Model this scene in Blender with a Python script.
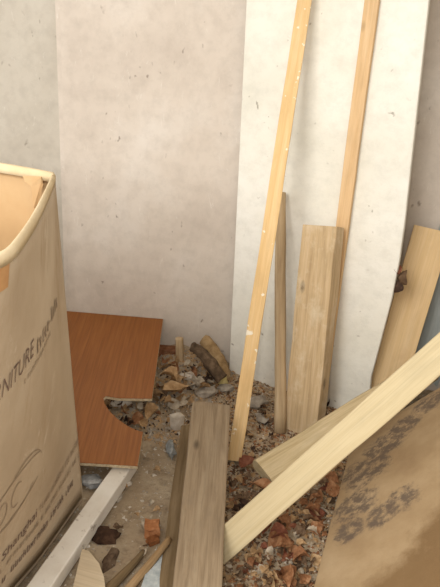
import bpy, bmesh, math, random
from mathutils import Vector, Matrix, noise

random.seed(7)
sc = bpy.context.scene
COL = sc.collection
for o in list(bpy.data.objects):
    bpy.data.objects.remove(o)

# ------------------------------------------------------------------ camera
F, CH, PITCH, ROLL = 620.0, 1.0, math.radians(19), math.radians(3)
r_ = Vector((1, 0, 0)); f_ = Vector((0, math.cos(PITCH), -math.sin(PITCH))); d_ = Vector((0, -math.sin(PITCH), -math.cos(PITCH)))
cR, sR = math.cos(ROLL), math.sin(ROLL)
CX = r_ * cR - d_ * sR
CY = -(r_ * sR + d_ * cR)
CAM = Vector((0, 0, CH))
cd = bpy.data.cameras.new('camera'); cam = bpy.data.objects.new('camera', cd); COL.objects.link(cam)
cd.sensor_fit = 'VERTICAL'; cd.sensor_height = 36; cd.lens = F * 36 / 587; cd.clip_start = 0.02
m = Matrix((CX, CY, -f_)).transposed().to_4x4(); m.translation = CAM
cam.matrix_world = m
sc.camera = cam

# ------------------------------------------------------------------ world, light, exposure
w = bpy.data.worlds.new('daylight'); sc.world = w; w.use_nodes = True
w.node_tree.nodes['Background'].inputs[0].default_value = (1.0, 0.965, 0.91, 1)
w.node_tree.nodes['Background'].inputs[1].default_value = 0.92
ld = bpy.data.lights.new('doorway_daylight', 'AREA'); lo = bpy.data.objects.new('doorway_daylight', ld); COL.objects.link(lo)
ld.shape = 'RECTANGLE'; ld.size = 1.0; ld.size_y = 1.3; ld.energy = 50; ld.color = (1.0, 0.97, 0.91)
lo.location = (-0.95, -0.65, 1.62)
lo.rotation_euler = (Vector((0.15, 2.0, 0.25)) - Vector(lo.location)).to_track_quat('-Z', 'Y').to_euler()
fd = bpy.data.lights.new('camera_flash', 'AREA'); fo = bpy.data.objects.new('camera_flash', fd); COL.objects.link(fo)
fd.shape = 'RECTANGLE'; fd.size = .03; fd.size_y = .05; fd.energy = 3.4; fd.color = (1.0, 0.96, 0.90)   # the flash beside the lens
fo.matrix_world = cam.matrix_world @ Matrix.Translation((-.06, 0.0, 0))
vs = sc.view_settings
vs.view_transform = 'Standard'; vs.look = 'None'; vs.gamma = 1.0; vs.use_curve_mapping = False
vs.exposure = 0.06

# ------------------------------------------------------------------ pixel helpers (direction only; distance from what is touched)
def ray(x, y):
    dx, dy = x - 220, y - 293.5
    return (CX * dx - CY * dy) / F + f_
def at_z(x, y, z):
    r = ray(x, y); return CAM + r * ((z - CH) / r.z)
def at_pl(x, y, p, n):
    r = ray(x, y); return CAM + r * ((Vector(p) - CAM).dot(n) / r.dot(n))
def at_y(x, y, Y): return at_pl(x, y, (0, Y, 0), Vector((0, 1, 0)))
def px(p):
    v = Vector(p) - CAM; d = v.dot(f_)
    return 220 + F * v.dot(CX) / d, 293.5 - F * v.dot(CY) / d
def lerp(a, b, t): return a + (b - a) * t
def sst(a, b, x):
    t = max(0, min(1, (x - a) / (b - a))); return t * t * (3 - 2 * t)

# ------------------------------------------------------------------ materials
def S(c):
    return tuple((v / 255 / 12.92 if v / 255 <= .04045 else ((v / 255 + .055) / 1.055) ** 2.4) for v in c) + (1,)
class N:
    def __init__(s, name, rough=.85):
        s.m = bpy.data.materials.new(name); s.m.use_nodes = True
        s.t = s.m.node_tree; s.b = s.t.nodes['Principled BSDF']; s.b.inputs['Roughness'].default_value = rough
        s.b.inputs['Specular IOR Level'].default_value = .25
        s.co = s.t.nodes.new('ShaderNodeTexCoord')
    def n(s, typ, **k):
        x = s.t.nodes.new(typ)
        for a, v in k.items(): setattr(x, a, v)
        return x
    def l(s, a, b): s.t.links.new(a, b)
    def mapc(s, scale=(1, 1, 1), loc=(0, 0, 0), coord='Object'):
        mp = s.n('ShaderNodeMapping'); mp.inputs['Scale'].default_value = scale; mp.inputs['Location'].default_value = loc
        s.l(s.co.outputs[coord], mp.inputs[0]); return mp.outputs[0]
    def noise(s, vec, scale, detail=4, rough=.6, dist=0):
        x = s.n('ShaderNodeTexNoise'); x.inputs['Scale'].default_value = scale; x.inputs['Detail'].default_value = detail
        x.inputs['Roughness'].default_value = rough; x.inputs['Distortion'].default_value = dist
        s.l(vec, x.inputs['Vector']); return x.outputs['Fac']
    def ramp(s, fac, stops):
        x = s.n('ShaderNodeValToRGB'); e = x.color_ramp.elements
        while len(e) < len(stops): e.new(.5)
        for i, (p, c) in enumerate(stops):
            e[i].position = p; e[i].color = c if len(c) == 4 else S(c)
        s.l(fac, x.inputs[0]); return x.outputs[0]
    def mask(s, fac, a, b): return s.ramp(fac, [(a, (0, 0, 0, 1)), (b, (1, 1, 1, 1))])
    def mix(s, fac, a, b, blend='MIX'):
        x = s.n('ShaderNodeMix', data_type='RGBA', blend_type=blend)
        for sk, v in ((x.inputs[0], fac), (x.inputs[6], a), (x.inputs[7], b)):
            if hasattr(v, 'is_output'): s.l(v, sk)
            elif isinstance(v, (int, float)): sk.default_value = v
            else: sk.default_value = v if len(v) == 4 else S(v)
        return x.outputs[2]
    def mul(s, a, b):
        x = s.n('ShaderNodeMath', operation='MULTIPLY')
        for sk, v in ((x.inputs[0], a), (x.inputs[1], b)):
            if hasattr(v, 'is_output'): s.l(v, sk)
            else: sk.default_value = v
        return x.outputs[0]
    def out(s, col, bump=None, bs=.3, bd=.004):
        s.l(col, s.b.inputs['Base Color']) if hasattr(col, 'is_output') else setattr(s.b.inputs['Base Color'], 'default_value', S(col))
        if bump is not None:
            b = s.n('ShaderNodeBump'); b.inputs['Strength'].default_value = bs; b.inputs['Distance'].default_value = bd
            s.l(bump, b.inputs['Height']); s.l(b.outputs[0], s.b.inputs['Normal'])
        return s.m

def plaster(name, c1, c2, c3, speck, seed=0, dens=.35):
    k = N(name, .9)
    v = k.mapc(loc=(seed, seed * .7, 0))
    big = k.noise(v, 2.6, 5, .6)
    col = k.ramp(big, [(.3, c1), (.5, c2), (.7, c3)])
    fine = k.noise(v, 22, 6, .7)
    col = k.mix(k.mul(k.mask(fine, .45, .75), .35), col, tuple(int(x * .86) for x in c1))
    sc_ = k.noise(k.mapc((18, 18, 5), (seed, 0, 0)), 3, 5, .75, 1.2)
    col = k.mix(k.mul(k.mask(sc_, .62, .68), .28), col, (238, 234, 226))
    def warped(vec, amt):
        nz = k.n('ShaderNodeTexNoise'); nz.inputs['Scale'].default_value = 38; nz.inputs['Detail'].default_value = 3; k.l(vec, nz.inputs['Vector'])
        ad = k.n('ShaderNodeVectorMath', operation='MULTIPLY_ADD'); k.l(nz.outputs['Color'], ad.inputs[0]); ad.inputs[1].default_value = (amt, amt, amt); k.l(vec, ad.inputs[2]); return ad.outputs[0]
    vo = k.n('ShaderNodeTexVoronoi'); vo.inputs['Scale'].default_value = 13; k.l(warped(k.mapc((1, 1, .8), (seed, 0, seed)), .05), vo.inputs['Vector'])
    dist = k.mask(vo.outputs['Distance'], .10, .04) if False else k.ramp(vo.outputs['Distance'], [(.04, (1, 1, 1, 1)), (.10, (0, 0, 0, 1))])
    gate = k.mask(k.noise(v, 9, 2, .5), .46, .56)
    col = k.mix(k.mul(k.mul(dist, gate), dens), col, speck)
    vo2 = k.n('ShaderNodeTexVoronoi'); vo2.inputs['Scale'].default_value = 34; k.l(warped(k.mapc((1, 1, .6), (0, seed, seed)), .03), vo2.inputs['Vector'])
    d2 = k.ramp(vo2.outputs['Distance'], [(.06, (1, 1, 1, 1)), (.14, (0, 0, 0, 1))])
    g2 = k.mask(k.noise(v, 4.3, 3, .5), .5, .6)
    col = k.mix(k.mul(k.mul(d2, g2), dens * .8), col, speck)
    return k.out(col, k.noise(v, 30, 8, .7), .35, .006)

def wood(name, c1, c2, c3, stain=None, paint=None, sx=1.0, off=0, rough=.8, knot=True, stain_th=(.52, .7), stain_sc=6, grain=55):
    k = N(name, rough)
    g = k.noise(k.mapc((1.6 * sx, 26, 26), (off, off, 0)), 3.0, 6, .65, .6)
    col = k.ramp(g, [(.3, c1), (.5, c2), (.7, c3)])
    fi = k.noise(k.mapc((2, grain * 2, grain * 2), (off, 0, off)), 3, 3, .6)
    col = k.mix(k.mul(k.mask(fi, .5, .72), .22), col, tuple(int(x * .72) for x in c1))
    pt = k.noise(k.mapc((5, 12, 12), (off, 3, 0)), 1.6, 4, .6)
    col = k.mix(k.mul(k.mask(pt, .5, .75), .3), col, tuple(int(x * .8) for x in c2))
    if knot:
        vo = k.n('ShaderNodeTexVoronoi'); vo.inputs['Scale'].default_value = 5; k.l(k.mapc((1, 2.2, 2.2), (off, off, 1)), vo.inputs['Vector'])
        kd = k.ramp(vo.outputs['Distance'], [(.05, (1, 1, 1, 1)), (.12, (0, 0, 0, 1))])
        col = k.mix(k.mul(kd, .65), col, tuple(int(x * .5) for x in c1))
    if stain:
        s_ = k.noise(k.mapc((1, 1.4, 1.4), (off, 0, 5)), stain_sc, 6, .7)
        col = k.mix(k.mul(k.mask(s_, *stain_th), .85), col, stain)
    if paint:
        p_ = k.noise(k.mapc((1, 1, 1), (off, 9, 0)), 26, 3, .6)
        col = k.mix(k.mul(k.mask(p_, .64, .67), .9), col, paint)
    return k.out(col, g, .3, .003)

def mottled(name, c1, c2, c3, scale=30, rough=.9, bump=.4, bd=.004):
    k = N(name, rough); v = k.mapc()
    a = k.noise(v, scale, 5, .65)
    return k.out(k.ramp(a, [(.32, c1), (.5, c2), (.68, c3)]), k.noise(v, scale * 2, 4, .7), bump, bd)

M_wall = plaster('dirty_plaster', (196, 184, 172), (212, 201, 189), (222, 214, 205), (88, 66, 50), 0, .55)
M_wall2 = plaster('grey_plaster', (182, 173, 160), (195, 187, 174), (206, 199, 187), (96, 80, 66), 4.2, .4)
M_panel = plaster('white_paint', (222, 219, 206), (233, 230, 219), (240, 238, 230), (110, 95, 75), 9.4, .6)

# ------------------------------------------------------------------ mesh helpers
def link(name, me, mat=None, parent=None):
    o = bpy.data.objects.new(name, me); COL.objects.link(o)
    if mat: me.materials.append(mat)
    if parent: o.parent = parent
    return o
def mk(name, verts, faces, mat, parent=None, smooth=False):
    me = bpy.data.meshes.new(name); me.from_pydata([tuple(v) for v in verts], [], faces); me.update()
    bm = bmesh.new(); bm.from_mesh(me); bmesh.ops.recalc_face_normals(bm, faces=bm.faces); bm.to_mesh(me); bm.free()
    if smooth:
        for p in me.polygons: p.use_smooth = True
    return link(name, me, mat, parent)
def tag(o, label=None, cat=None, group=None, kind=None):
    for k, v in (('label', label), ('category', cat), ('group', group), ('kind', kind)):
        if v: o[k] = v
    return o
def boxv(x0, x1, y0, y1, z0, z1):
    v = [Vector((x, y, z)) for x in (x0, x1) for y in (y0, y1) for z in (z0, z1)]
    return v, [(0, 1, 3, 2), (4, 6, 7, 5), (0, 4, 5, 1), (2, 3, 7, 6), (0, 2, 6, 4), (1, 5, 7, 3)]

def beam(name, A, B, nrm, w0, t, mat, w1=None, parent=None, seg=14, bev=.004, rough=.0015, round_=False, seed=0, endcut=(0, 0), t1=None):
    """Timber from A to B (centre line of its front face), nrm = front normal. Local X runs along the timber."""
    A, B = Vector(A), Vector(B); ax = (B - A); L = ax.length; ax.normalize()
    n = Vector(nrm); n = (n - ax * n.dot(ax)).normalized(); s = n.cross(ax)
    w1 = w0 if w1 is None else w1; t1 = t if t1 is None else t1
    vs_, fs = [], []
    for i in range(seg + 1):
        q = i / seg; ww = lerp(w0, w1, q) / 2; tt = lerp(t, t1, q)
        if round_:
            ring = [(ww * math.cos(a), -tt / 2 + tt / 2 * math.sin(a)) for a in [2 * math.pi * k / 14 for k in range(14)]]
        else:
            b = min(bev, ww * .4, tt * .4)
            ring = []
            for sx_, sz in ((-1, -1), (1, -1), (1, 1), (-1, 1)):
                cx, cz = sx_ * ww, (0 if sz > 0 else -tt)
                pts = [(cx, cz - sz * b), (cx - sx_ * b * .3, cz - sz * b * .3), (cx - sx_ * b, cz)]
                if sx_ * sz < 0: pts = pts
                else: pts = pts
                if (sx_, sz) in ((-1, -1), (1, 1)): ring += pts
                else: ring += pts[::-1]
        for (y, z) in ring:
            x = q * L + (endcut[0] * y * (1 - q) + endcut[1] * y * q)
            p = Vector((x, y, z))
            j = noise.noise_vector(Vector((x * 9 + seed * 3.1, y * 14, z * 14))) * rough
            vs_.append(p + Vector((0 if 0 < i < seg else j.x, j.y, j.z)))
    k = len(vs_) // (seg + 1)
    for i in range(seg):
        for j in range(k):
            a, b = i * k + j, i * k + (j + 1) % k
            fs.append((a, b, b + k, a + k))
    fs.append(tuple(range(k))); fs.append(tuple(range(seg * k, seg * k + k)))
    o = mk(name, vs_, fs, mat, None)
    for p in o.data.polygons: p.use_smooth = round_ and len(p.vertices) == 4
    M = Matrix((ax, s, n)).transposed().to_4x4(); M.translation = A
    if parent: o.parent = parent
    o.matrix_world = M
    return o

def slab(name, poly, nrm, t, mat, xdir, parent=None, bev=0):
    """Flat sheet: polygon (world points on its front face), thickness t behind it. Local X = xdir."""
    O = Vector(poly[0]); n = Vector(nrm).normalized(); x = Vector(xdir); x = (x - n * x.dot(n)).normalized(); y = n.cross(x)
    M = Matrix((x, y, n)).transposed().to_4x4(); M.translation = O; Mi = M.inverted()
    loc = [Mi @ Vector(p) for p in poly]
    k = len(loc)
    v = [Vector((p.x, p.y, 0)) for p in loc] + [Vector((p.x, p.y, -t)) for p in loc]
    f = [tuple(range(k)), tuple(range(2 * k - 1, k - 1, -1))] + [(i, i + k, (i + 1) % k + k, (i + 1) % k) for i in range(k)]
    o = mk(name, v, f, mat)
    o.matrix_world = M
    return o

# ------------------------------------------------------------------ the setting
WA = math.radians(4.5)
WN = Vector((math.sin(WA), math.cos(WA), 0))           # away from the camera
WX = Vector((math.cos(WA), -math.sin(WA), 0))
WP = Vector((0, 2.05, 0))
def wall_pt(s, off, z): p = WP + WX * s + WN * off; return Vector((p.x, p.y, z))

def wall_block(name, s0, s1, o0, o1, z0, z1, mat, bev=None):
    bm = bmesh.new()
    v, f = boxv(s0, s1, o0, o1, z0, z1)
    bv = [bm.verts.new(p) for p in v]
    for q in f: bm.faces.new([bv[i] for i in q])
    if bev:
        e = [e for e in bm.edges if abs(e.verts[0].co.x - bev[0]) < 1e-5 and abs(e.verts[1].co.x - bev[0]) < 1e-5 and abs(e.verts[0].co.y - o0) < 1e-5 and abs(e.verts[1].co.y - o0) < 1e-5]
        bmesh.ops.bevel(bm, geom=e, offset=bev[1], segments=4, affect='EDGES')
    bmesh.ops.recalc_face_normals(bm, faces=bm.faces)
    me = bpy.data.meshes.new(name); bm.to_mesh(me); bm.free()
    o = link(name, me, mat)
    M = Matrix((WX, WN, Vector((0, 0, 1)))).transposed().to_4x4(); M.translation = WP
    o.matrix_world = M
    return tag(o, kind='structure')
tag(wall_block('wall_back', -.565, .86, 0, .25, -.1, 2.3, M_wall, (-.565, .022)), 'pale plaster back wall with pinkish dirt and dark specks')
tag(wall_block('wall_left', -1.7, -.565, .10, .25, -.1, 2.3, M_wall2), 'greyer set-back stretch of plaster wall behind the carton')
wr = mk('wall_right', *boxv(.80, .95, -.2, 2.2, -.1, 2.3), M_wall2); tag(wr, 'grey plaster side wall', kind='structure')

ce = mk('shade_ceiling', *boxv(-1.7, .95, .55, 2.45, 2.3, 2.36), M_wall2); tag(ce, 'unseen shed roof slab added to darken the upper walls', kind='structure')  # out of view, added to block overhead light and darken the wall tops

def ground(x, y):
    h = .095 * math.exp(-((x + .13) / .15) ** 2) * sst(1.62, 1.98, y)
    h += .062 * math.exp(-((x + .25) / .10) ** 2 - ((y - 1.70) / .12) ** 2)
    h += .018 * math.exp(-((x - .2) / .25) ** 2) * sst(1.5, 1.9, y)
    h += .010 * noise.noise(Vector((x * 6, y * 6, 0))) + .006 * noise.noise(Vector((x * 19, y * 19, 3))) + .003 * noise.noise(Vector((x * 50, y * 50, 3)))
    return h - .008
kf = N('floor_dirt', .95); vf = kf.mapc()
c = kf.ramp(kf.noise(vf, 5, 6, .65), [(.3, (146, 127, 103)), (.5, (172, 153, 128)), (.7, (190, 174, 150))])
c = kf.mix(kf.mul(kf.mask(kf.noise(vf, 42, 6, .75), .5, .7), .55), c, (92, 76, 58))
c = kf.mix(kf.mul(kf.mask(kf.noise(vf, 75, 3, .6), .62, .72), .6), c, (205, 196, 180))
M_floor = kf.out(c, kf.noise(vf, 60, 8, .75), .7, .01)
gx, gy = 150, 150
vv = [Vector((lerp(-1.6, .95, i / gx), lerp(-.3, 2.3, j / gy), 0)) for j in range(gy + 1) for i in range(gx + 1)]
for p in vv: p.z = ground(p.x, p.y)
ff = [(j * (gx + 1) + i, j * (gx + 1) + i + 1, (j + 1) * (gx + 1) + i + 1, (j + 1) * (gx + 1) + i) for j in range(gy) for i in range(gx)]
FLOOR = tag(mk('floor', vv, ff, M_floor, smooth=True), 'dusty earth floor heaped with dirt by the wall', kind='structure')

# ------------------------------------------------------------------ white painted panel standing at an angle
PA = math.radians(26)
PX = Vector((math.cos(PA), -math.sin(PA), 0)); PN = Vector((-math.sin(PA), -math.cos(PA), 0))
P0 = at_z(228.5, 378, 0.0)
ptop = CH + .55
def panel_pt(x, y, off=0): return at_pl(x, y, P0 + PN * off, PN)
pr = panel_pt(428, 8); pl_ = panel_pt(244.5, 8); prb = panel_pt(370, 385)
pw0, pw1 = (Vector((pl_.x, pl_.y, 0)) - Vector((P0.x, P0.y, 0))).dot(PX), (pr - P0).dot(PX)
pw2 = (prb - P0).dot(PX)
poly = [P0 + Vector((0, 0, -.02))] + [P0 + PX * (panel_pt(370, 400) - P0).dot(PX) + Vector((0, 0, -.02))]
poly += [panel_pt(*q) for q in ((371, 378), (381, 340), (391.5, 300), (399.5, 260), (405, 220), (411, 165), (417, 110), (423, 55), (429, 0))]
d_up = (poly[-1] - poly[-3]).normalized()
poly += [poly[-1] + d_up * .3, P0 + PX * pw0 + Vector((0, 0, poly[-1].z + .29))]
pan = slab('white_painted_board', poly, PN, .022, M_panel, PX)
tag(pan, 'tall white painted board standing at an angle against the plaster wall', 'board')
bv = pan.modifiers.new('bevel', 'BEVEL'); bv.width = .004; bv.segments = 2

# ------------------------------------------------------------------ brown laminate board with a cut-out
B_L, B_R = at_pl(66, 311, WP, WN), at_pl(163, 319, WP, WN)
B_b = at_z(137.5, 466, .052)
bn = (B_b - B_R).cross(B_L - B_R).normalized()
if bn.z < 0: bn = -bn
B_off = bn * 0
def bp(x, y): return at_pl(x, y, B_R - WN * .012, bn)
cut = [(152, 398.5), (140, 398.5), (118, 398), (106, 396), (103.5, 398), (104.5, 403), (109, 410.5), (117, 418.5), (127, 425.5), (136, 430), (143, 432)]
outline = [(66, 311), (163, 319), ] + cut + [(137.5, 466), (80, 462.5), (42, 460)]
km = N('laminate', .32); km.b.inputs['Specular IOR Level'].default_value = .4
g = km.noise(km.mapc((1.2, 30, 30)), 3.5, 5, .6, .4)
col = km.ramp(g, [(.28, (128, 76, 30)), (.5, (146, 89, 38)), (.72, (160, 102, 48))])
g2 = km.noise(km.mapc((2.2, 80, 80)), 3, 3, .6)
col = km.mix(km.mul(km.mask(g2, .5, .7), .35), col, (120, 58, 20))
M_lam = km.out(col)
M_core = mottled('chipboard', (190, 166, 130), (216, 198, 166), (230, 216, 190), 120)
bpoly = [bp(*p) for p in outline]
brd = slab('laminate_board', bpoly, bn, .0012, M_lam, B_b - B_R)
M_b = brd.matrix_world.copy()
core = slab('chipboard_core', [p - bn * .0012 for p in bpoly], bn, .009, M_core, B_b - B_R)
core.parent = brd; core.matrix_parent_inverse = M_b.inverted()
brd.name = 'laminate_board'
tag(brd, 'reddish brown wood-laminate board with a curved cut-out leaning against the wall', 'board')
tag(core, 'pale chipboard edge')

# ------------------------------------------------------------------ cardboard carton
def crv(pts, t):
    k = t * (len(pts) - 1); i = min(int(k), len(pts) - 2); f = k - i
    p0, p1, p2, p3 = pts[max(i - 1, 0)], pts[i], pts[i + 1], pts[min(i + 2, len(pts) - 1)]
    return .5 * ((2 * p1) + (p2 - p0) * f + (2 * p0 - 5 * p1 + 4 * p2 - p3) * f * f + (3 * p1 - p0 - 3 * p2 + p3) * f ** 3)
ZT = .80
top_r = [at_z(x, y, ZT) for x, y in ((55, 177), (48, 194), (37, 216), (22, 239), (6, 255))] + [Vector((-.262, .60, ZT)), Vector((-.27, .52, ZT))]
bot_r = [Vector(p) for p in ((-.312, 1.28, .012), (-.335, 1.17, .012), (-.36, 1.06, .012), (-.395, .95, .012), (-.425, .82, .012), (-.46, .70, .012), (-.50, .58, .012))]
def Sr(u, v):
    a, b = crv(bot_r, u), crv(top_r, u)
    p = a.lerp(b, v); p.x += .012 * math.sin(math.pi * v) * math.sin(math.pi * u)
    p.z += 0
    return p
TL, BL = Vector((-.86, 1.34, ZT + .01)), Vector((-.83, 1.36, .012))
NTL, NBL = Vector((-.84, .56, ZT)), Vector((-.86, .60, .012))
def flat(a0, a1, b0, b1, bulge=.01):
    def f(u, v):
        p = b0.lerp(b1, u).lerp(a0.lerp(a1, u), v); return p
    return f
kc = N('cardboard', .8); vc = kc.mapc()
cc = kc.ramp(kc.noise(vc, 4, 5, .6), [(.3, (182, 163, 139)), (.5, (194, 176, 152)), (.7, (206, 190, 168))])
cc = kc.mix(kc.mul(kc.mask(kc.noise(kc.mapc((1, 1, .4), (2, 0, 0)), 9, 6, .7), .56, .72), .5), cc, (160, 132, 98))
cc = kc.mix(kc.mul(kc.mask(kc.noise(kc.mapc((1, 1, .7), (5, 3, 1)), 7, 5, .7, .8), .62, .72), .6), cc, (222, 210, 192))
M_card = kc.out(cc, kc.noise(vc, 9, 4, .6), .25, .01)
M_cardin = mottled('cardboard_inside', (182, 148, 106), (190, 156, 114), (198, 166, 125), 5, .8, .1)
M_cardedge = mottled('cardboard_edge', (210, 188, 150), (222, 202, 166), (232, 214, 182), 9, .85, .05)
car = bpy.data.objects.new('cardboard_carton', None); COL.objects.link(car); car.location = (-.58, .95, 0)
car.empty_display_size = .1
tag(car, 'open tan cardboard furniture carton with printed lettering on its bulging side', 'carton')
INV = Matrix.Translation(car.location).inverted()
def cpart(name, verts, faces, mat, smooth=True):
    o = mk(name, [INV @ Vector(v) for v in verts], faces, mat, car, smooth); return o
def panel_grid(name, fn, nu, nv, inward, th=.006):
    out, inn = [], []
    for j in range(nv + 1):
        for i in range(nu + 1):
            u, v = i / nu, j / nv
            p = fn(u, v); e = 1e-3
            uu, vv2 = min(max(u, e), 1 - e), min(max(v, e), 1 - e)
            nn = (fn(uu + e, vv2) - fn(uu - e, vv2)).cross(fn(uu, vv2 + e) - fn(uu, vv2 - e)).normalized()
            if nn.dot(inward) < 0: nn = -nn
            out.append(p); inn.append(p + nn * th)
    K = (nu + 1) * (nv + 1); w_ = nu + 1; f = []
    for j in range(nv):
        for i in range(nu):
            a = j * w_ + i
            f.append((a, a + 1, a + w_ + 1, a + w_)); f.append((K + a, K + a + w_, K + a + w_ + 1, K + a + 1))
    nin = len(f)
    rim = [j for j in range(w_)] + [j * w_ + nu for j in range(1, nv + 1)] + [nv * w_ + i for i in range(nu - 1, -1, -1)] + [j * w_ for j in range(nv - 1, 0, -1)]
    for i in range(len(rim)):
        a, b = rim[i], rim[(i + 1) % len(rim)]
        f.append((a, b, b + K, a + K))
    o = cpart(name, out + inn, f, M_card)
    o.data.materials.append(M_cardin)
    ni = len(inn)
    for p in o.data.polygons:
        if all(v >= K for v in p.vertices): p.material_index = 1
        elif any(v >= K for v in p.vertices): p.use_smooth = False
    return o
panel_grid('side_panel', Sr, 36, 20, Vector((-1, 0, 0)))
panel_grid('side_panel', flat(top_r[0], TL, bot_r[0], BL), 6, 6, Vector((0, -1, 0)))
panel_grid('side_panel', flat(TL, NTL, BL, NBL), 6, 6, Vector((1, 0, 0)))
panel_grid('side_panel', flat(NTL, top_r[-1], NBL, bot_r[-1]), 6, 6, Vector((0, 1, 0)))
cb = [Vector((p.x, p.y, 0)) for p in bot_r] + [Vector((NBL.x, NBL.y, 0)), Vector((BL.x, BL.y, 0))]
k_ = len(cb)
cpart('bottom_panel', [Vector((p.x, p.y, .004)) for p in cb] + [Vector((p.x, p.y, .012)) for p in cb],
      [tuple(range(k_)), tuple(range(k_, 2 * k_))] + [(i, (i + 1) % k_, (i + 1) % k_ + k_, i + k_) for i in range(k_)], M_card, False)
# folded-down flaps: thick rounded lip along the rim, hanging inside
def lip(name, path, inward, drop, th=.013, rise=.006, mat=M_cardedge):
    prof = [(-.001, -.012), (-.0015, rise * .4), (.002, rise), (th * .5, rise * 1.5), (th - .002, rise), (th, 0), (th + .003, -drop), (th - .002, -drop), (th - .005, -.006)]
    v, f = [], []; np_ = len(prof)
    for i, p in enumerate(path):
        q = (path[min(i + 1, len(path) - 1)] - path[max(i - 1, 0)]).normalized()
        n = Vector((-q.y, q.x, 0)).normalized()
        if n.dot(inward) < 0: n = -n
        wob = noise.noise(p * 4) * .003
        for (a, b) in prof: v.append(p + n * a + Vector((0, 0, b + wob)))
    for i in range(len(path) - 1):
        for j in range(np_):
            a, b = i * np_ + j, i * np_ + (j + 1) % np_
            f.append((a, b, b + np_, a + np_))
    f += [tuple(range(np_)), tuple(range(len(v) - np_, len(v)))]
    return cpart(name, v, f, mat)
lip('folded_flap', [crv(top_r, i / 30) for i in range(31)], Vector((-1, 0, 0)), .03, .008, .003)
bpth = [top_r[0].lerp(TL, i / 12) + Vector((0, 0, .010 * math.sin(i / 12 * math.pi * 1.5))) for i in range(13)]
lip('folded_flap', bpth, Vector((0, -1, 0)), .010, .012, .006)
# torn inner corner of the flap
c0 = top_r[0] + Vector((-.02, -.02, 0))
cpart('torn_corner', [c0 + Vector(p) for p in ((-.035, -.01, .004), (.004, -.02, .006), (.010, -.045, -.004), (-.004, -.05, -.05), (-.014, -.03, -.012), (-.03, -.015, -.006),
      (-.035, -.004, .002), (.004, -.014, .004), (.014, -.042, -.006), (.000, -.046, -.052), (-.010, -.026, -.014), (-.03, -.010, -.008))],
      [(0, 1, 2, 3, 4, 5), (6, 7, 8, 9, 10, 11)] + [(i, (i + 1) % 6, (i + 1) % 6 + 6, i + 6) for i in range(6)], M_cardin, False)
# solve pixel -> (u, v) on the printed side
def face_uv(x, y):
    best = None; cu, cv, su, sv = .4, .5, .4, .5
    for it in range(9):
        for i in range(-6, 7):
            for j in range(-6, 7):
                u, v = min(max(cu + su * i / 6, 0), .999), min(max(cv + sv * j / 6, 0), 1)
                q = px(Sr(u, v)); e = (q[0] - x) ** 2 + (q[1] - y) ** 2
                if best is None or e < best[0]: best = (e, u, v)
        cu, cv = best[1], best[2]; su *= .4; sv *= .4
    return best[1], best[2]
def snorm(u, v):
    e = 2e-3; u = min(max(u, e), 1 - e); v = min(max(v, e), 1 - e)
    n = (Sr(u + e, v) - Sr(u - e, v)).cross(Sr(u, v + e) - Sr(u, v - e)).normalized()
    return n if n.x > 0 else -n
def on_face(u, v, off=.0012): return Sr(min(max(u, 0), 1), v) + snorm(u, v) * off
STAB = [0.0]
for i in range(400):
    STAB.append(STAB[-1] + (Sr((i + 1) / 400, .4) - Sr(i / 400, .4)).length)
def s_of(u): k = u * 400; i = min(int(k), 399); return lerp(STAB[i], STAB[i + 1], k - i)
def u_of(q):
    if q <= 0: return 0
    for i in range(400):
        if STAB[i + 1] >= q: return (i + (q - STAB[i]) / (STAB[i + 1] - STAB[i])) / 400
    return 1.0
def print_tris(name, tris2d, origin, parent_mat, su=1, slant=0):
    """tris2d: list of polygons in metres (x to the right of the reader, y up), origin (u,v); reader's right is towards u = 0."""
    v, f = [], []
    for poly in tris2d:
        b = len(v)
        for (x, y) in poly:
            v.append(on_face(u_of(s_of(origin[0]) - (x + slant * y)), origin[1] + y / (ZT - .012)))
        f.append(tuple(range(b, b + len(poly))))
    return cpart(name, v, f, parent_mat, False)
def text_polys(body, size, bold=0):
    c_ = bpy.data.curves.new('t', 'FONT'); c_.body = body; c_.size = size; c_.resolution_u = 3; c_.offset = bold
    o = bpy.data.objects.new('t', c_); COL.objects.link(o)
    me = o.to_mesh(); ps = [[(me.vertices[i].co.x, me.vertices[i].co.y) for i in p.vertices] for p in me.polygons]
    wd = max(p[0] for q in ps for p in q); o.to_mesh_clear(); bpy.data.objects.remove(o); bpy.data.curves.remove(c_)
    return ps, wd
M_ink = mottled('print_ink', (104, 84, 76), (122, 100, 90), (142, 120, 106), 60, .85, 0)
M_ink2 = mottled('faded_ink', (156, 136, 116), (168, 149, 128), (180, 162, 142), 60, .85, 0)
def rows(n, cw, h, seed, gap=.35):          # illegible small characters as short strokes
    rnd = random.Random(seed); out = []; x = 0
    for i in range(n):
        if rnd.random() < .14: x += cw; continue
        s_ = cw * .2
        out.append([(x, 0), (x + s_, 0), (x + s_, h * rnd.choice((.7, .7, 1))), (x, h * rnd.choice((.7, 1)))])
        if rnd.random() < .75: out.append([(x + cw * .5, 0), (x + cw * .5 + s_, 0), (x + cw * .5 + s_, h * .7), (x + cw * .5, h * .7)])
        yb = rnd.choice((0, .3, .58)) * h
        out.append([(x, yb), (x + cw * .6, yb), (x + cw * .6, yb + h * .13), (x, yb + h * .13)])
        x += cw
    return out
u0, v0 = face_uv(0, 396); u1, v1 = face_uv(33, 358)
tw, _ = text_polys('NITURE', 1, 0); wN = _
sz = (s_of(u0) - s_of(u1)) / wN
ps, wd = text_polys('FURNITURE', sz, -.0006)
shift = wd - wN * sz
print_tris('lettering', [[(x - shift, y) for x, y in q] for q in ps], (u0, (v0 + v1) / 2), M_ink, slant=.12)
ua, va = face_uv(37, 354)
print_tris('lettering', rows(5, .040, .030, 3), (ua, va), M_ink2)
ua, va = face_uv(24, 384)
print_tris('lettering', rows(22, .008, .012, 4), (ua, va), M_ink2)
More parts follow.
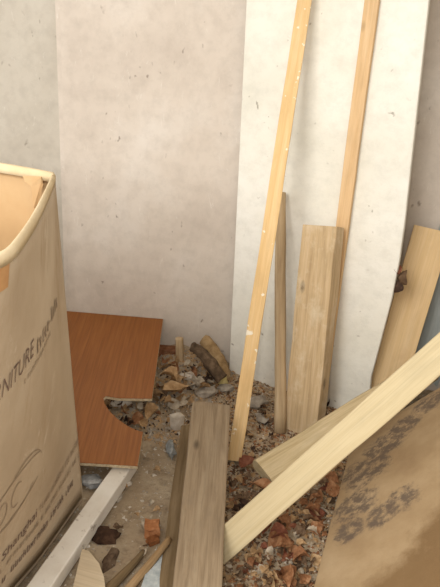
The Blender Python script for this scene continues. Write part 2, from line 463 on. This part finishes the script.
u0, v0 = face_uv(1, 560); u1, v1 = face_uv(36, 519)
ps, wd = text_polys('Shanghai', 1); sz = (s_of(u0) - s_of(u1)) / wd
ps, _ = text_polys('Shanghai', sz, 0)
print_tris('lettering', ps, (u0, (v0 + v1) / 2), M_ink)
print_tris('lettering', rows(30, .011, .022, 5), (u1 - .02, (v0 + v1) / 2), M_ink2)
print_tris('lettering', rows(40, .011, .018, 6), (u0, (v0 + v1) / 2 - .045), M_ink2)
print_tris('lettering', rows(26, .014, .024, 8), (u0 - .02, (v0 + v1) / 2 - .105), M_ink)
# oval emblem with a scrawled mark
ue, ve = face_uv(14, 498)
def ringp(rx, ry, th, a0=0, a1=2 * math.pi, n=40, cx=0, cy=0, tilt=0):
    o = []
    for i in range(n):
        q = []
        for a, k2 in ((i, 1), (i + 1, 1), (i + 1, 0), (i, 0)):
            an = lerp(a0, a1, a / n); X, Y = (rx - th * (1 - k2)) * math.cos(an), (ry - th * (1 - k2)) * math.sin(an)
            q.append((cx + X * math.cos(tilt) - Y * math.sin(tilt), cy + X * math.sin(tilt) + Y * math.cos(tilt)))
        o.append(q)
    return o
em = ringp(.13, .05, .003, .6, 5.6) + ringp(.02, .026, .003, cx=-.045) + ringp(.022, .028, .003, .8, 5, cx=.01) + ringp(.10, .075, .0025, 3.5, 5.6, cy=.02) + ringp(.09, .06, .0025, .3, 2.0, cx=.03)
print_tris('emblem', em, (ue, ve), M_ink2)
# brown tape over the rim
M_tape = mottled('brown_tape', (176, 128, 82), (188, 140, 92), (198, 152, 104), 20, .4, .1)
ut, _ = face_uv(8, 262)
tv, tf = [], []
for i in range(9):
    u = lerp(ut, ut + .12, i / 8)
    for j in range(6):
        tv.append(on_face(u, lerp(.945, .995, j / 5), .002))
for i in range(8):
    for j in range(5):
        a = i * 6 + j; tf.append((a, a + 1, a + 7, a + 6))
cpart('packing_tape', tv, tf, M_tape)

# ------------------------------------------------------------------ battens, pole, block leaning on the white panel
W_bat = wood('pale_batten_wood', (214, 178, 124), (224, 190, 138), (232, 202, 156), paint=(240, 232, 214), off=1)
W_bat2 = wood('batten_wood', (208, 172, 126), (218, 184, 140), (226, 196, 156), off=3)
def lean(name, top, bot, gap_top, ztop_ext, w, t, mat, zb=0.0, bz=None, nrm=PN, w1=None, **k):
    A = at_z(bot[0], bot[1], zb); B = panel_pt(top[0], top[1], gap_top)
    B = A + (B - A) * ztop_ext
    return beam(name, A, B, nrm, w, t, mat, w1=w1, **k)
Wn1 = (Vector((-.55, -.83, .2))).normalized()
b1 = lean('wood_batten', (304.5, 0), (234, 461), 0.062, 1.07, .039, .02, W_bat, nrm=Vector((-.1, -.97, .1)), bev=.002, seg=24)
tag(b1, 'long pale batten with white paint splashes leaning in front of the round pole', 'batten')
A = panel_pt(317, 418, .03); A.z = .0; B = panel_pt(371.5, 0, .022); B = A + (B - A) * 1.14
b2 = beam('wood_batten', A, B, PN, .038, .018, W_bat2, bev=.002, seg=24)
tag(b2, 'bare pale batten leaning behind the thick timber offcut', 'batten')
W_pole = wood('grey_pole_wood', (164, 140, 108), (184, 160, 126), (200, 178, 146), off=5, knot=False)
A = at_z(277.5, 434, .0); B = panel_pt(279, 192, .04)
po = beam('wooden_pole', A, B, PN, .038, .038, W_pole, w1=.030, t1=.030, round_=True, rough=.003)
tag(po, 'grey-brown tapering round pole standing between the splashed batten and thick offcut', 'pole')
W_blk = wood('rough_offcut_wood', (174, 148, 112), (196, 170, 132), (208, 184, 150), stain=(218, 202, 174), off=7, stain_th=(.5, .72), stain_sc=9)
A = at_z(299, 434, -.002); B = panel_pt(319, 225.5, .098)
blk = beam('timber_offcut', A, B, Vector((-.56, -.83, 0)), .112, .058, W_blk, w1=.108, bev=.003, seg=18, rough=.003)
tag(blk, 'short thick rough timber offcut leaning on the white board', 'timber')

# wide tan plank leaning in the right corner
W_rp = wood('tan_plank_wood', (212, 180, 132), (219, 188, 142), (226, 197, 154), off=9, sx=.7, stain=(208, 174, 130), stain_th=(.55, .75))
A = at_z(379, 412, .0); Btl, Btr = at_y(416, 224, 1.93), at_y(450, 234, 1.93)
B = (Btl + Btr) / 2
rp = beam('tan_plank', A, B, Vector((-.22, -.9, .2)), .108, .02, W_rp, w1=.118, bev=.002, seg=14, endcut=(0, 0))
tag(rp, 'wide tan plank leaning in the corner with dead leaves at its edge', 'plank')
W_bl = wood('bluegrey_wood', (158, 164, 162), (172, 178, 176), (184, 189, 186), off=11, knot=False)  # blue-grey tone for the strip right of the tan plank
A = at_z(424, 395, .0); B = at_y(462, 225, 1.965)
gb = beam('grey_board', A + Vector((0, .06, 0)), B, Vector((-.1, -.95, .2)), .13, .015, W_bl)
tag(gb, 'blue-grey board tucked behind the wide tan plank', 'board')

# ------------------------------------------------------------------ diagonal timbers and the dirty sheet
W_dg = wood('bright_timber', (189, 172, 136), (196, 180, 145), (202, 187, 153), off=13, rough=.8, knot=False, sx=.6)
W_d2 = wood('weathered_timber', (176, 156, 118), (196, 177, 140), (208, 190, 156), off=15)
dA = at_y(221.5, 547, 1.09); dB = at_y(440, 353.5, 1.10)
dirv = (dB - dA); dB2 = dA + dirv * ((.765 - dA.x) / dirv.x)
while False: pass
dg = beam('pale_timber', dA, dB2, Vector((-.12, -.80, .6)), .061, .045, W_dg, bev=.004, seg=24, rough=.002, endcut=(.75, 0), seed=2)
tag(dg, 'bright pale square timber sloping up from the grey plank to the side wall', 'timber')
eA = at_z(264, 471, .045); eB = at_y(402, 383, 1.62)
eB2 = eA + (eB - eA) * 1.25
t2 = beam('weathered_timber', eA, eB2, Vector((-.15, -.65, .72)), .084, .05, W_d2, bev=.016, seg=18, rough=.004, w1=.078, endcut=(-.1, 0), seed=4)
tag(t2, 'short weathered timber with rounded edges lying behind the bright pale timber', 'timber')

sA = at_z(311, 596, .012); sB = at_z(352, 440, .012)
ex = (sB - sA).normalized(); sA2 = sA - ex * .18
# second edge direction: rises to the side wall
rise = Vector((.798 - .36, 0, .36)); n_s = rise.cross(ex).normalized()
if n_s.z < 0: n_s = -n_s
def sh(p, q): return p + (rise - ex * rise.dot(ex) * .0) * q
qa = (.782 - sA2.x) / rise.x; qb = (.782 - sB.x) / rise.x
yv = n_s.cross(ex)
def sheet_loc(x, y): p = at_pl(x, y, sA2, n_s) - sA2; return (p.dot(ex), p.dot(yv), 0)
ks = N('muddy_sheet', .8); vs2 = ks.mapc()
cs = ks.ramp(ks.noise(vs2, 6, 5, .6), [(.3, (158, 132, 100)), (.5, (174, 149, 115)), (.7, (188, 164, 131))])
def blob(pts, nsc, lo, hi, amp):
    acc = None
    for (x, y, rad) in pts:
        dn = ks.n('ShaderNodeVectorMath', operation='DISTANCE'); ks.l(ks.co.outputs['Object'], dn.inputs[0]); dn.inputs[1].default_value = sheet_loc(x, y)
        q = ks.mul(dn.outputs['Value'], 1 / rad)
        if acc is None: acc = q
        else:
            mn = ks.n('ShaderNodeMath', operation='MINIMUM'); ks.l(acc, mn.inputs[0]); ks.l(q, mn.inputs[1]); acc = mn.outputs[0]
    nz = ks.noise(vs2, nsc, 7, .72); ad = ks.n('ShaderNodeMath', operation='MULTIPLY_ADD'); ks.l(nz, ad.inputs[0]); ad.inputs[1].default_value = amp; ks.l(acc, ad.inputs[2])
    lo, hi = lo / 3, hi / 3
    return ks.ramp(ks.mul(ad.outputs[0], 1 / 3), [(lo, (1, 1, 1, 1)), (hi, (0, 0, 0, 1))]), nz
bl1, st = blob([(366, 470, .085), (355, 505, .07), (350, 530, .05), (385, 445, .075), (405, 425, .06), (430, 402, .06), (400, 500, .055), (380, 515, .05)], 42, 1.5, 1.85, 1.7)
cs = ks.mix(ks.mul(ks.mul(bl1, ks.mask(ks.noise(vs2, 34, 6, .72), .38, .54)), .85), cs, (98, 86, 78))
bl2, _s = blob([(430, 565, .10), (445, 530, .09), (395, 592, .10), (430, 590, .1)], 14, 1.2, 1.7, 1.4)
cs = ks.mix(ks.mul(bl2, .75), cs, (122, 94, 60))
M_sheet = ks.out(cs, st, .4, .004)
sheet = slab('dirty_plywood_sheet', [sA2, sh(sA2, qa), sh(sB, qb), sB], n_s, .012, M_sheet, ex)
tag(sheet, 'tan plywood sheet with dark mud stains propped below the bright pale timber', 'sheet')
bv = sheet.modifiers.new('bevel', 'BEVEL'); bv.width = .003; bv.segments = 2

# ------------------------------------------------------------------ grey plank in the middle, strip beside it, white bar
W_pl = wood('grey_plank_wood', (126, 108, 86), (150, 131, 107), (164, 147, 123), off=17, stain=(130, 116, 98), stain_th=(.52, .75), stain_sc=5, grain=70)
fl, fr = at_z(192.5, 402, .165), at_z(231, 404, .165)
nl, nr = at_z(173, 587, .07), at_z(221.5, 587, .07)
A = (nl + nr) / 2; B = (fl + fr) / 2; A2 = A - (B - A) * .28
wn, wf = (nr - nl).length, (fr - fl).length
gp = beam('grey_plank', A2, B, Vector((.05, -.25, 1)), wn - .002, .034, W_pl, w1=wf, bev=.004, seg=26, rough=.0025, seed=3)
tag(gp, 'weathered grey-brown plank lying in the middle of the rubble', 'plank')
W_st = wood('dark_strip_wood', (96, 78, 54), (122, 102, 74), (140, 120, 92), off=19, knot=False)
A = at_z(166, 587, .028); B = at_z(186.5, 425, .06); A2 = A - (B - A) * .25
sp = beam('narrow_strip', A2, B, Vector((-.1, -.3, 1)), .036, .026, W_st, w1=.03, bev=.003, seg=18, rough=.002)
tag(sp, 'narrow dark timber strip lying along the edge of the grey plank', 'strip')

kb = N('scuffed_white_paint', .55); vb = kb.mapc()
cbar = kb.ramp(kb.noise(vb, 12, 5, .6), [(.3, (222, 215, 204)), (.5, (233, 228, 219)), (.7, (240, 236, 229))])
cbar = kb.mix(kb.mul(kb.mask(kb.noise(kb.mapc((1, 1, 1), (2, 0, 0)), 34, 4, .7), .6, .68), .6), cbar, (120, 100, 82))
M_bar = kb.out(cbar, kb.noise(vb, 40, 4, .6), .2, .002)
a0, a1 = at_z(25, 587, .036), at_z(51, 587, .036); b0_, b1_ = at_z(112, 468, .036), at_z(130, 469, .036)
A, B = (a0 + a1) / 2, (b0_ + b1_) / 2
A2 = A - (B - A) * .35; B2 = B + (B - A) * .12
wb = beam('white_bar', A2, B2, Vector((0, 0, 1)), .047, .036, M_bar, bev=.003, seg=12, rough=.0008)
tag(wb, 'scuffed white painted bar on the floor running under the laminate board', 'bar')

# ------------------------------------------------------------------ small pieces lower left
W_tb = wood('tan_scrap_wood', (196, 178, 150), (206, 189, 162), (214, 199, 174), off=21, knot=False)
def scrap(name, pxs, z, t, mat, lab, cat, tilt=(0, 0), group=None):
    pts = [at_z(x, y, z + tilt[0] * (x - pxs[0][0]) + tilt[1] * (y - pxs[0][1])) for x, y in pxs]
    n = (pts[1] - pts[0]).cross(pts[2] - pts[0]).normalized()
    if n.z < 0: n = -n
    o = slab(name, pts, n, t, mat, pts[1] - pts[0]); return tag(o, lab, cat, group)
scrap('scrap_board', [(82, 549), (89, 551), (99, 563), (104, 577), (107, 600), (78, 612), (70, 600)], .03, .018, W_tb, 'pale tan scrap of board with a rounded corner beside the white bar', 'board')
W_stk = wood('stick_wood', (128, 100, 68), (156, 128, 92), (176, 148, 112), off=23, knot=False)
A, B = at_z(118, 598, .02), at_z(168, 536, .055)
tag(beam('stick', A, B, (0, 0, 1), .02, .018, W_stk, w1=.014, round_=True, rough=.004), 'brown stick leaning on the narrow dark strip', 'stick')
A, B = at_z(102, 592, .02), at_z(142, 548, .02)
tag(beam('stick', A, B, (0, 0, 1), .024, .02, W_st, w1=.012, round_=True, rough=.006), 'dark half-buried stick on the dirt beside the brown stick', 'stick')
M_blue = mottled('pale_blue_plastic', (150, 160, 164), (178, 186, 188), (206, 210, 208), 40, .4, .4)
scrap('plastic_scrap', [(148, 566), (157, 556), (164, 553), (163, 575), (158, 594), (138, 596)], .026, .004, M_blue, 'pale blue-white plastic scrap between the brown stick and the narrow strip', 'plastic', (0, 0))

def icos(sub):
    bm = bmesh.new(); bmesh.ops.create_icosphere(bm, subdivisions=sub, radius=1)
    v = [x.co.copy() for x in bm.verts]; f = [tuple(y.index for y in x.verts) for x in bm.faces]; bm.free(); return v, f
ICO1, ICO2 = icos(1), icos(2)
def lump(name, p, size, mat, seed, jag=.35, sub=2, smooth=False, rz=None):
    v, f = ICO2 if sub == 2 else ICO1
    rz = random.Random(seed).uniform(0, 6.28) if rz is None else rz
    R = Matrix.Rotation(rz, 3, 'Z'); out = []
    for q in v:
        k = 1 + jag * noise.noise(q * 1.6 + Vector((seed * 7.3, seed, 0))) + jag * .4 * noise.noise(q * 4 + Vector((0, seed * 3, 0)))
        out.append(R @ Vector((q.x * size[0] * k, q.y * size[1] * k, q.z * size[2] * k)))
    o = mk(name, out, f, mat, None, smooth); o.location = p; return o
def on_ground(x, y, up=0):
    p = at_z(x, y, 0)
    for _ in range(6): p = at_z(x, y, ground(p.x, p.y) + up)
    return p
M_brick = mottled('orange_brick', (150, 96, 60), (172, 116, 76), (188, 136, 96), 60, .95, .7)
M_dark = mottled('dark_humus', (44, 30, 22), (66, 46, 34), (92, 68, 52), 50, .95, .8)
def chunk(name, p, sx, sy, sz, rz, mat, seed, tilt=0):
    bm = bmesh.new(); bmesh.ops.create_cube(bm, size=1)
    bmesh.ops.subdivide_edges(bm, edges=bm.edges, cuts=2, use_grid_fill=True)
    for q in bm.verts:
        j = noise.noise_vector(q.co * 2.2 + Vector((seed, seed * 2, 0)))
        q.co = Vector(((q.co.x + j.x * .12) * sx, (q.co.y + j.y * .12) * sy, (q.co.z + j.z * .12) * sz))
    me = bpy.data.meshes.new(name); bm.to_mesh(me); bm.free()
    o = link(name, me, mat); o.location = p; o.rotation_euler = (tilt, 0, rz); return o
tag(chunk('brick_chunk', on_ground(152, 529, .012), .034, .036, .028, .1, M_brick, 3), 'orange brick chunk lying on bare dirt beside the narrow strip', 'brick')
tag(chunk('brick_chunk', on_ground(153, 541, .005), .026, .02, .014, .6, mottled('brown_brick', (110, 66, 38), (130, 82, 48), (150, 100, 62), 60), 5), 'smaller brown brick chip in front of the orange brick chunk', 'brick')
tag(lump('humus_clump', on_ground(105, 537, .004), (.028, .034, .014), M_dark, 4, .7), 'dark clump of rotten leaves beside the white bar', 'clump')
tag(lump('humus_clump', on_ground(110, 560, .004), (.016, .034, .010), mottled('brown_humus', (70, 54, 42), (96, 78, 62), (120, 102, 84), 50), 9, .7), 'greyer crumbling clump in front of the dark rotten-leaf clump', 'clump')
M_glass = mottled('grey_plastic', (112, 114, 116), (140, 142, 144), (196, 198, 200), 30, .35, .3)
tag(lump('plastic_scrap', on_ground(90, 481, .012), (.032, .022, .014), M_glass, 12, .6), 'crumpled grey plastic wedged between the carton and the white bar', 'plastic')

# ------------------------------------------------------------------ rubble heap by the wall
W_br = mottled('branch_wood', (128, 102, 70), (164, 136, 98), (188, 162, 124), 26, .9, .8)
W_brd = mottled('dark_branch_wood', (66, 54, 42), (100, 82, 64), (140, 118, 94), 26, .9, .8)
W_brp = wood('pale_branch_wood', (168, 140, 104), (188, 162, 126), (202, 178, 146), off=29, knot=False)
def wp(x, y, off): return at_pl(x, y, WP - WN * off, WN)
A, B = wp(180, 372, .14), wp(178.5, 339, .13)
tag(beam('branch_stub', A, B, (0, -1, .2), .028, .028, W_brp, w1=.026, t1=.026, round_=True, rough=.004), 'pale upright branch stub stuck in the leaf heap', 'branch')
def branch(name, pts, rad, mat, seed, lab):
    """Crooked broken branch: rings swept along a curve, lumpy bark, splintered ends."""
    v, f, K, n = [], [], 12, 16
    A = pts[0]
    for i in range(n + 1):
        t = i / n; c0 = crv(pts, min(t, .9999)); c1 = crv(pts, min(t + .02, 1)) - crv(pts, max(t - .02, 0)); c1.normalize()
        s1 = c1.cross(Vector((0, 1, .2))).normalized(); s2 = c1.cross(s1)
        rr = crv([Vector((q, 0, 0)) for q in rad], min(t, .9999)).x
        for k in range(K):
            a = 2 * math.pi * k / K; d = s1 * math.cos(a) + s2 * math.sin(a)
            q = rr * (1 + .28 * noise.noise(Vector((math.cos(a) * 1.3 + seed, math.sin(a) * 1.3, t * 5))) + .12 * noise.noise(Vector((math.cos(a) * 4, math.sin(a) * 4 + seed, t * 9))))
            end = c1 * (.012 * noise.noise(Vector((k * 2.7, seed, i)))) if i in (0, n) else Vector((0, 0, 0))
            v.append(c0 + d * q + end - A)
    for i in range(n):
        for k in range(K):
            a, b = i * K + k, i * K + (k + 1) % K; f.append((a, b, b + K, a + K))
    f += [tuple(range(K)), tuple(range(n * K, n * K + K))]
    o = mk(name, v, f, mat)
    for p in o.data.polygons: p.use_smooth = len(p.vertices) == 4
    o.location = A
    return tag(o, lab, 'branch')
branch('branch_stub', [wp(225, 377, .13), wp(218, 364, .115), wp(212, 351, .09), wp(204, 339, .07)], [.024, .030, .027, .021], W_br, 1.3, 'thick tan branch leaning on the plaster wall above the leaf heap')
branch('branch_stub', [wp(222, 379, .20), wp(211, 364, .185), wp(203, 354, .175), wp(192, 346, .165)], [.019, .023, .019, .016], W_brd, 5.1, 'dark broken branch lying across the thick tan branch')
M_rb = mottled('red_brick', (110, 70, 46), (136, 92, 64), (156, 116, 88), 50, .95, .6)
pb = wp(165, 354, .06)
tag(chunk('brick_chunk', pb, .085, .05, .05, -.05, M_rb, 8), 'dull red-brown brick behind the pale upright branch stub', 'brick')
M_yel = mottled('yellow_foam', (176, 156, 96), (200, 182, 124), (216, 202, 150), 50, .9, .4)
tag(lump('foam_piece', wp(223, 382, .16), (.017, .015, .026), M_yel, 5, .5), 'pale yellow crumb of foam at the foot of the branches', 'foam')
M_stone = mottled('pale_stone', (178, 166, 150), (200, 190, 176), (218, 210, 200), 40, .9, .4)
M_stone2 = mottled('grey_stone', (136, 126, 114), (160, 150, 138), (184, 174, 160), 40, .9, .4)
tag(lump('plaster_flake', on_ground(178, 421, .03), (.028, .010, .040), M_stone, 21, .5, sub=1, rz=.3), 'pale angular plaster flake standing beside the grey plank end', 'plaster')
M_rag = mottled('bluegrey_rag', (116, 120, 120), (142, 146, 147), (182, 185, 186), 30, .8, .5)
tag(lump('rag', on_ground(171, 449, .010), (.011, .05, .012), M_rag, 23, .6, rz=.15), 'blue-grey crumpled rag beside the narrow dark strip', 'rag')
for i, (x, y, s_, mm, lb) in enumerate([
        (187, 376, (.03, .018, .012), M_stone, 'white plaster lump in front of the dark broken branch'),
        (157, 399, (.012, .010, .010), M_stone, 'small white pebble at the edge of the laminate board'),
        (207, 392, (.04, .022, .014), M_stone2, 'flat grey plaster chunk behind the grey plank end'),
        (225, 388, (.03, .02, .014), M_stone2, 'grey plaster chunk beside the pale yellow foam crumb'),
        (121, 405, (.030, .020, .016), M_stone, 'white plaster lump seen through the laminate board cut-out'),
        (255, 402, (.05, .03, .016), M_stone2, 'broad grey lump of mortar at the foot of the white board'),
        (262, 418, (.03, .02, .010), M_stone2, 'small grey mortar lump beside the round pole'),
        (119, 498, (.014, .008, .006), M_stone2, 'thin grey plaster chip lying beside the white bar'),
        (128, 484, (.012, .010, .008), M_stone, 'small pale plaster crumb just in front of the laminate board'),
        (109, 505, (.010, .012, .008), M_stone2, 'grey pebble touching the white bar above the dark clump'),
        (236, 508, (.012, .010, .008), M_dark, 'dark earth lump in the corner of grey plank and pale timber'),
        (247, 372 + 18, (.02, .015, .010), M_stone2, 'little grey mortar crumb behind the splashed batten')]):
    p = on_ground(x, y, s_[2] * .5)
    if i == 4: p.z += .01
    tag(lump('plaster_lump', p, s_, mm, 30 + i, .45), lb, 'plaster')

# ------------------------------------------------------------------ dead leaves
CURL = {}
def leaf_mesh(seed):
    rnd = random.Random(seed); L, Wd = 1.0, rnd.uniform(.32, .5); c1, c2, tw = rnd.uniform(.3, 1.3), rnd.uniform(-1.4, 1.6), rnd.uniform(-.8, .8)
    v, f = [], []; nu, nv = 7, 4
    for i in range(nu + 1):
        t = i / nu; wdt = Wd * (math.sin(math.pi * min(t, .999) ** .8) ** .8) * (1 + .25 * noise.noise(Vector((t * 6, seed, 0)))) + .015
        for j in range(nv + 1):
            s_ = (j / nv * 2 - 1); a = tw * (t - .5)
            y = s_ * wdt; z = abs(s_) ** 1.6 * wdt * c1 + math.sin(t * math.pi) * .18 * c2 + .09 * noise.noise(Vector((t * 5, s_ * 2, seed * 3)))
            v.append(Vector((t - .5, y * math.cos(a) - z * math.sin(a), y * math.sin(a) + z * math.cos(a))))
    for i in range(nu):
        for j in range(nv):
            a = i * (nv + 1) + j; f.append((a, a + 1, a + nv + 2, a + nv + 1))
    me = bpy.data.meshes.new('dead_leaf'); CURL[me.name] = c1; me.from_pydata([tuple(q) for q in v], [], f); me.update()
    for p in me.polygons: p.use_smooth = True
    return me
def leaf_mat(name, a, b, c_): return mottled(name, a, b, c_, 3.0, .7, .3, .05)
LM = {'rust': leaf_mat('rust_leaf', (112, 74, 46), (142, 98, 66), (172, 132, 98)),
      'red': leaf_mat('red_leaf', (102, 56, 40), (126, 76, 56), (150, 104, 80)),
      'tan': leaf_mat('tan_leaf', (146, 114, 78), (174, 142, 104), (200, 172, 136)),
      'brown': leaf_mat('brown_leaf', (78, 58, 42), (104, 82, 62), (132, 108, 84)),
      'pale': leaf_mat('pale_leaf', (160, 146, 128), (188, 174, 154), (206, 196, 178)),
      'dark': leaf_mat('dark_leaf', (48, 34, 26), (66, 48, 38), (92, 70, 56))}
LME = {}
for k_, mt in LM.items():
    LME[k_] = []
    for s_ in range(7):
        me = leaf_mesh(s_ + 11 * len(LME)); me.materials.append(mt); LME[k_].append(me)
def leaf(kind, p, size, label, group, rnd, up=.35, cat='leaf'):
    mi = rnd.randrange(7); o = bpy.data.objects.new('dead_leaf', LME[kind][mi])
    if group:
        label = ('tightly curled ' if CURL[LME[kind][mi].name] > .8 else 'flattish ') + ('tiny ' if size < .024 else 'small ' if size < .036 else 'large ') + label
    COL.objects.link(o)
    o.scale = (size, size, size); o.location = p
    o.rotation_euler = (rnd.uniform(-up, up) * 1.6, rnd.uniform(-up, up), rnd.uniform(0, 6.28))
    return tag(o, label, cat, group)
rnd = random.Random(5)
def inside(x, y, poly):
    c_ = False; j = len(poly) - 1
    for i in range(len(poly)):
        if (poly[i][1] > y) != (poly[j][1] > y) and x < (poly[j][0] - poly[i][0]) * (y - poly[i][1]) / (poly[j][1] - poly[i][1]) + poly[i][0]: c_ = not c_
        j = i
    return c_
def scatter(poly, n, kinds, size, label, group, up=.4, lift=.012):
    x0, x1 = min(p[0] for p in poly), max(p[0] for p in poly); y0, y1 = min(p[1] for p in poly), max(p[1] for p in poly)
    k = 0
    while k < n:
        x, y = rnd.uniform(x0, x1), rnd.uniform(y0, y1)
        if not inside(x, y, poly): continue
        p = on_ground(x, y, rnd.uniform(.004, lift))
        if p.x > .40 and False: continue
        kd = rnd.choice(kinds)
        leaf(kd, p, rnd.uniform(*size), label[kd] if isinstance(label, dict) else label, group, rnd, up); k += 1
heapL = {'tan': 'tan dead leaf in the heap below the wall branches', 'brown': 'brown dead leaf in the heap below the wall branches',
         'dark': 'blackened dead leaf in the heap below the wall branches', 'pale': 'bleached dead leaf in the heap below the wall branches',
         'rust': 'rust-coloured dead leaf in the heap below the wall branches'}
scatter([(160, 362), (205, 362), (214, 385), (190, 402), (176, 412), (150, 420), (150, 395)], 60, ['tan', 'brown', 'tan', 'dark', 'pale', 'tan', 'pale', 'rust'], (.022, .048), heapL, 'leaves in the wall heap', .7, .03)
cutL = {k: v.replace('in the heap below the wall branches', 'showing through the cut-out of the laminate board') for k, v in heapL.items()}
scatter([(100, 392), (152, 395), (146, 425), (125, 425), (104, 408)], 40, ['brown', 'tan', 'pale', 'dark', 'tan', 'rust'], (.02, .042), cutL, 'leaves under the board cut-out', .6, .03)
leaf('tan', on_ground(176, 388, .06), .085, 'large curled orange-tan leaf on top of the heap beside the laminate board', None, rnd, .2)
leaf('tan', on_ground(168, 378, .05), .06, 'folded tan leaf beside the pale upright branch stub', None, rnd, .3)
rightL = {'pale': 'bleached dead leaf on the rubble under the bright pale timber', 'rust': 'rust-coloured dead leaf on the rubble under the bright pale timber', 'red': 'dark red dead leaf on the rubble under the bright pale timber',
          'brown': 'dull brown dead leaf on the rubble under the bright pale timber', 'tan': 'tan dead leaf on the rubble under the bright pale timber', 'dark': 'blackened dead leaf on the rubble under the bright pale timber'}
tri = [(240, 570), (335, 470), (343, 470), (318, 560), (308, 587), (270, 600), (235, 590)]
scatter(tri, 120, ['rust', 'brown', 'tan', 'brown', 'red', 'tan', 'pale'], (.016, .034), rightL, 'leaves under the pale timber', .5, .012)
scatter([(262, 520), (300, 520), (300, 545), (262, 545)], 5, ['rust', 'red'], (.04, .05), rightL, 'leaves under the pale timber', .25, .02)
scatter([(276, 555), (306, 555), (300, 585), (280, 585)], 6, ['rust'], (.04, .058), rightL, 'leaves under the pale timber', .25, .02)
scatter([(325, 470), (340, 468), (332, 500), (312, 505)], 7, ['rust', 'brown'], (.03, .045), rightL, 'leaves under the pale timber', .3, .02)
midL = {k: v.replace('on the rubble under the bright pale timber', 'between the grey plank and the weathered timber') for k, v in rightL.items()}
scatter([(232, 465), (256, 470), (272, 490), (228, 525)], 26, ['brown', 'rust', 'tan', 'dark', 'brown'], (.016, .032), midL, 'leaves beside the grey plank', .4)
scatter([(246, 410), (272, 405), (276, 440), (262, 460), (246, 455)], 16, ['brown', 'dark', 'tan'], (.016, .03), {k: v.replace('on the rubble under the bright pale timber', 'between the splashed batten and the round pole') for k, v in rightL.items()}, 'leaves at the foot of the panel', .4)
leaf('red', on_ground(246, 462, .02), .05, 'red crumpled leaf at the foot of the splashed batten', None, rnd, .3)
leaf('rust', on_ground(262, 487, .02), .055, 'orange-brown leaf at the broken end of the weathered timber', None, rnd, .2)
leaf('dark', on_ground(326, 402, .015), .045, 'dark dead leaf on the ground beside the thick timber offcut', None, rnd, .5)
scatter([(100, 470), (160, 440), (165, 500), (140, 580), (112, 520)], 14, ['brown', 'pale', 'tan'], (.012, .022), {k: v.replace('in the heap below the wall branches', 'on bare dirt beside the narrow strip') for k, v in heapL.items()}, 'leaf scraps on the dirt', .3)
for i, (x, y, s_, kd, lb) in enumerate([(398, 269, .035, 'red', 'small dark red leaf caught at the upper edge of the tan plank'), (402, 278, .06, 'brown', 'curled brown leaf caught between the white board and the tan plank'), (397, 287, .042, 'dark', 'lowest dark leaf stuck to the white board edge beside the tan plank')]):
    p = at_y(x, y, 1.77); o = leaf(kd, p, s_, lb, None, rnd, .9); o.rotation_euler = (1.2 + .4 * i, .5 * i, .6 + 1.1 * i)

# ------------------------------------------------------------------ grit and chips nobody could count
def grit(name, n, smin, smax, mat, label, seed, region):
    r2 = random.Random(seed); v, f = [], []
    base = [Vector((1, 0, -.5)), Vector((-.6, .8, -.5)), Vector((-.5, -.9, -.5)), Vector((.1, .05, .8)), Vector((.4, .5, .4))]
    fc = [(0, 1, 2), (0, 4, 1), (1, 4, 3), (1, 3, 2), (2, 3, 0), (0, 3, 4)]
    for _ in range(n):
        x, y = region(r2); p = Vector((x, y, ground(x, y)))
        s_ = smin + (smax - smin) * r2.random() ** 3; R = Matrix.Rotation(r2.uniform(0, 6.28), 3, 'Z') @ Matrix.Rotation(r2.uniform(-.6, .6), 3, 'X')
        b = len(v); k = (r2.uniform(.6, 1.3), r2.uniform(.6, 1.3), r2.uniform(.3, .9))
        for q in base: v.append(p + R @ Vector((q.x * k[0], q.y * k[1], q.z * k[2])) * s_)
        f += [tuple(b + i for i in t) for t in fc]
    return tag(mk(name, v, f, mat, FLOOR), label, kind='stuff')
anyw = lambda r: (r.uniform(-.45, .75), r.uniform(.75, 2.02))
rt = lambda r: (r.uniform(.0, .42), r.uniform(.95, 1.95))
hp = lambda r: (r.gauss(-.13, .12), r.uniform(1.55, 2.03))
grit('grit', 6000, .0015, .006, M_stone2, 'fine grey grit strewn over the floor', 1, anyw)
grit('grit', 2000, .002, .009, M_stone, 'pale plaster crumbs strewn over the floor', 2, anyw)
grit('leaf_litter', 5000, .003, .012, LM['brown'], 'crumbled brown leaf litter under the timbers', 3, rt)
grit('leaf_litter', 2200, .003, .012, LM['rust'], 'rusty crumbs of leaf litter under the timbers', 4, rt)
grit('leaf_litter', 3000, .003, .012, LM['tan'], 'tan crumbs of leaf litter under the timbers', 6, rt)
grit('leaf_litter', 1600, .003, .010, LM['pale'], 'bleached crumbs of leaf litter under the timbers', 7, rt)
grit('leaf_litter', 500, .003, .010, LM['dark'], 'dark humus crumbs on the wall heap', 5, hp)
grit('leaf_litter', 1200, .003, .012, M_stone2, 'grey crumbs on the wall heap', 8, hp)
grit('leaf_litter', 1500, .003, .014, LM['tan'], 'tan crumbs on the wall heap', 9, hp)
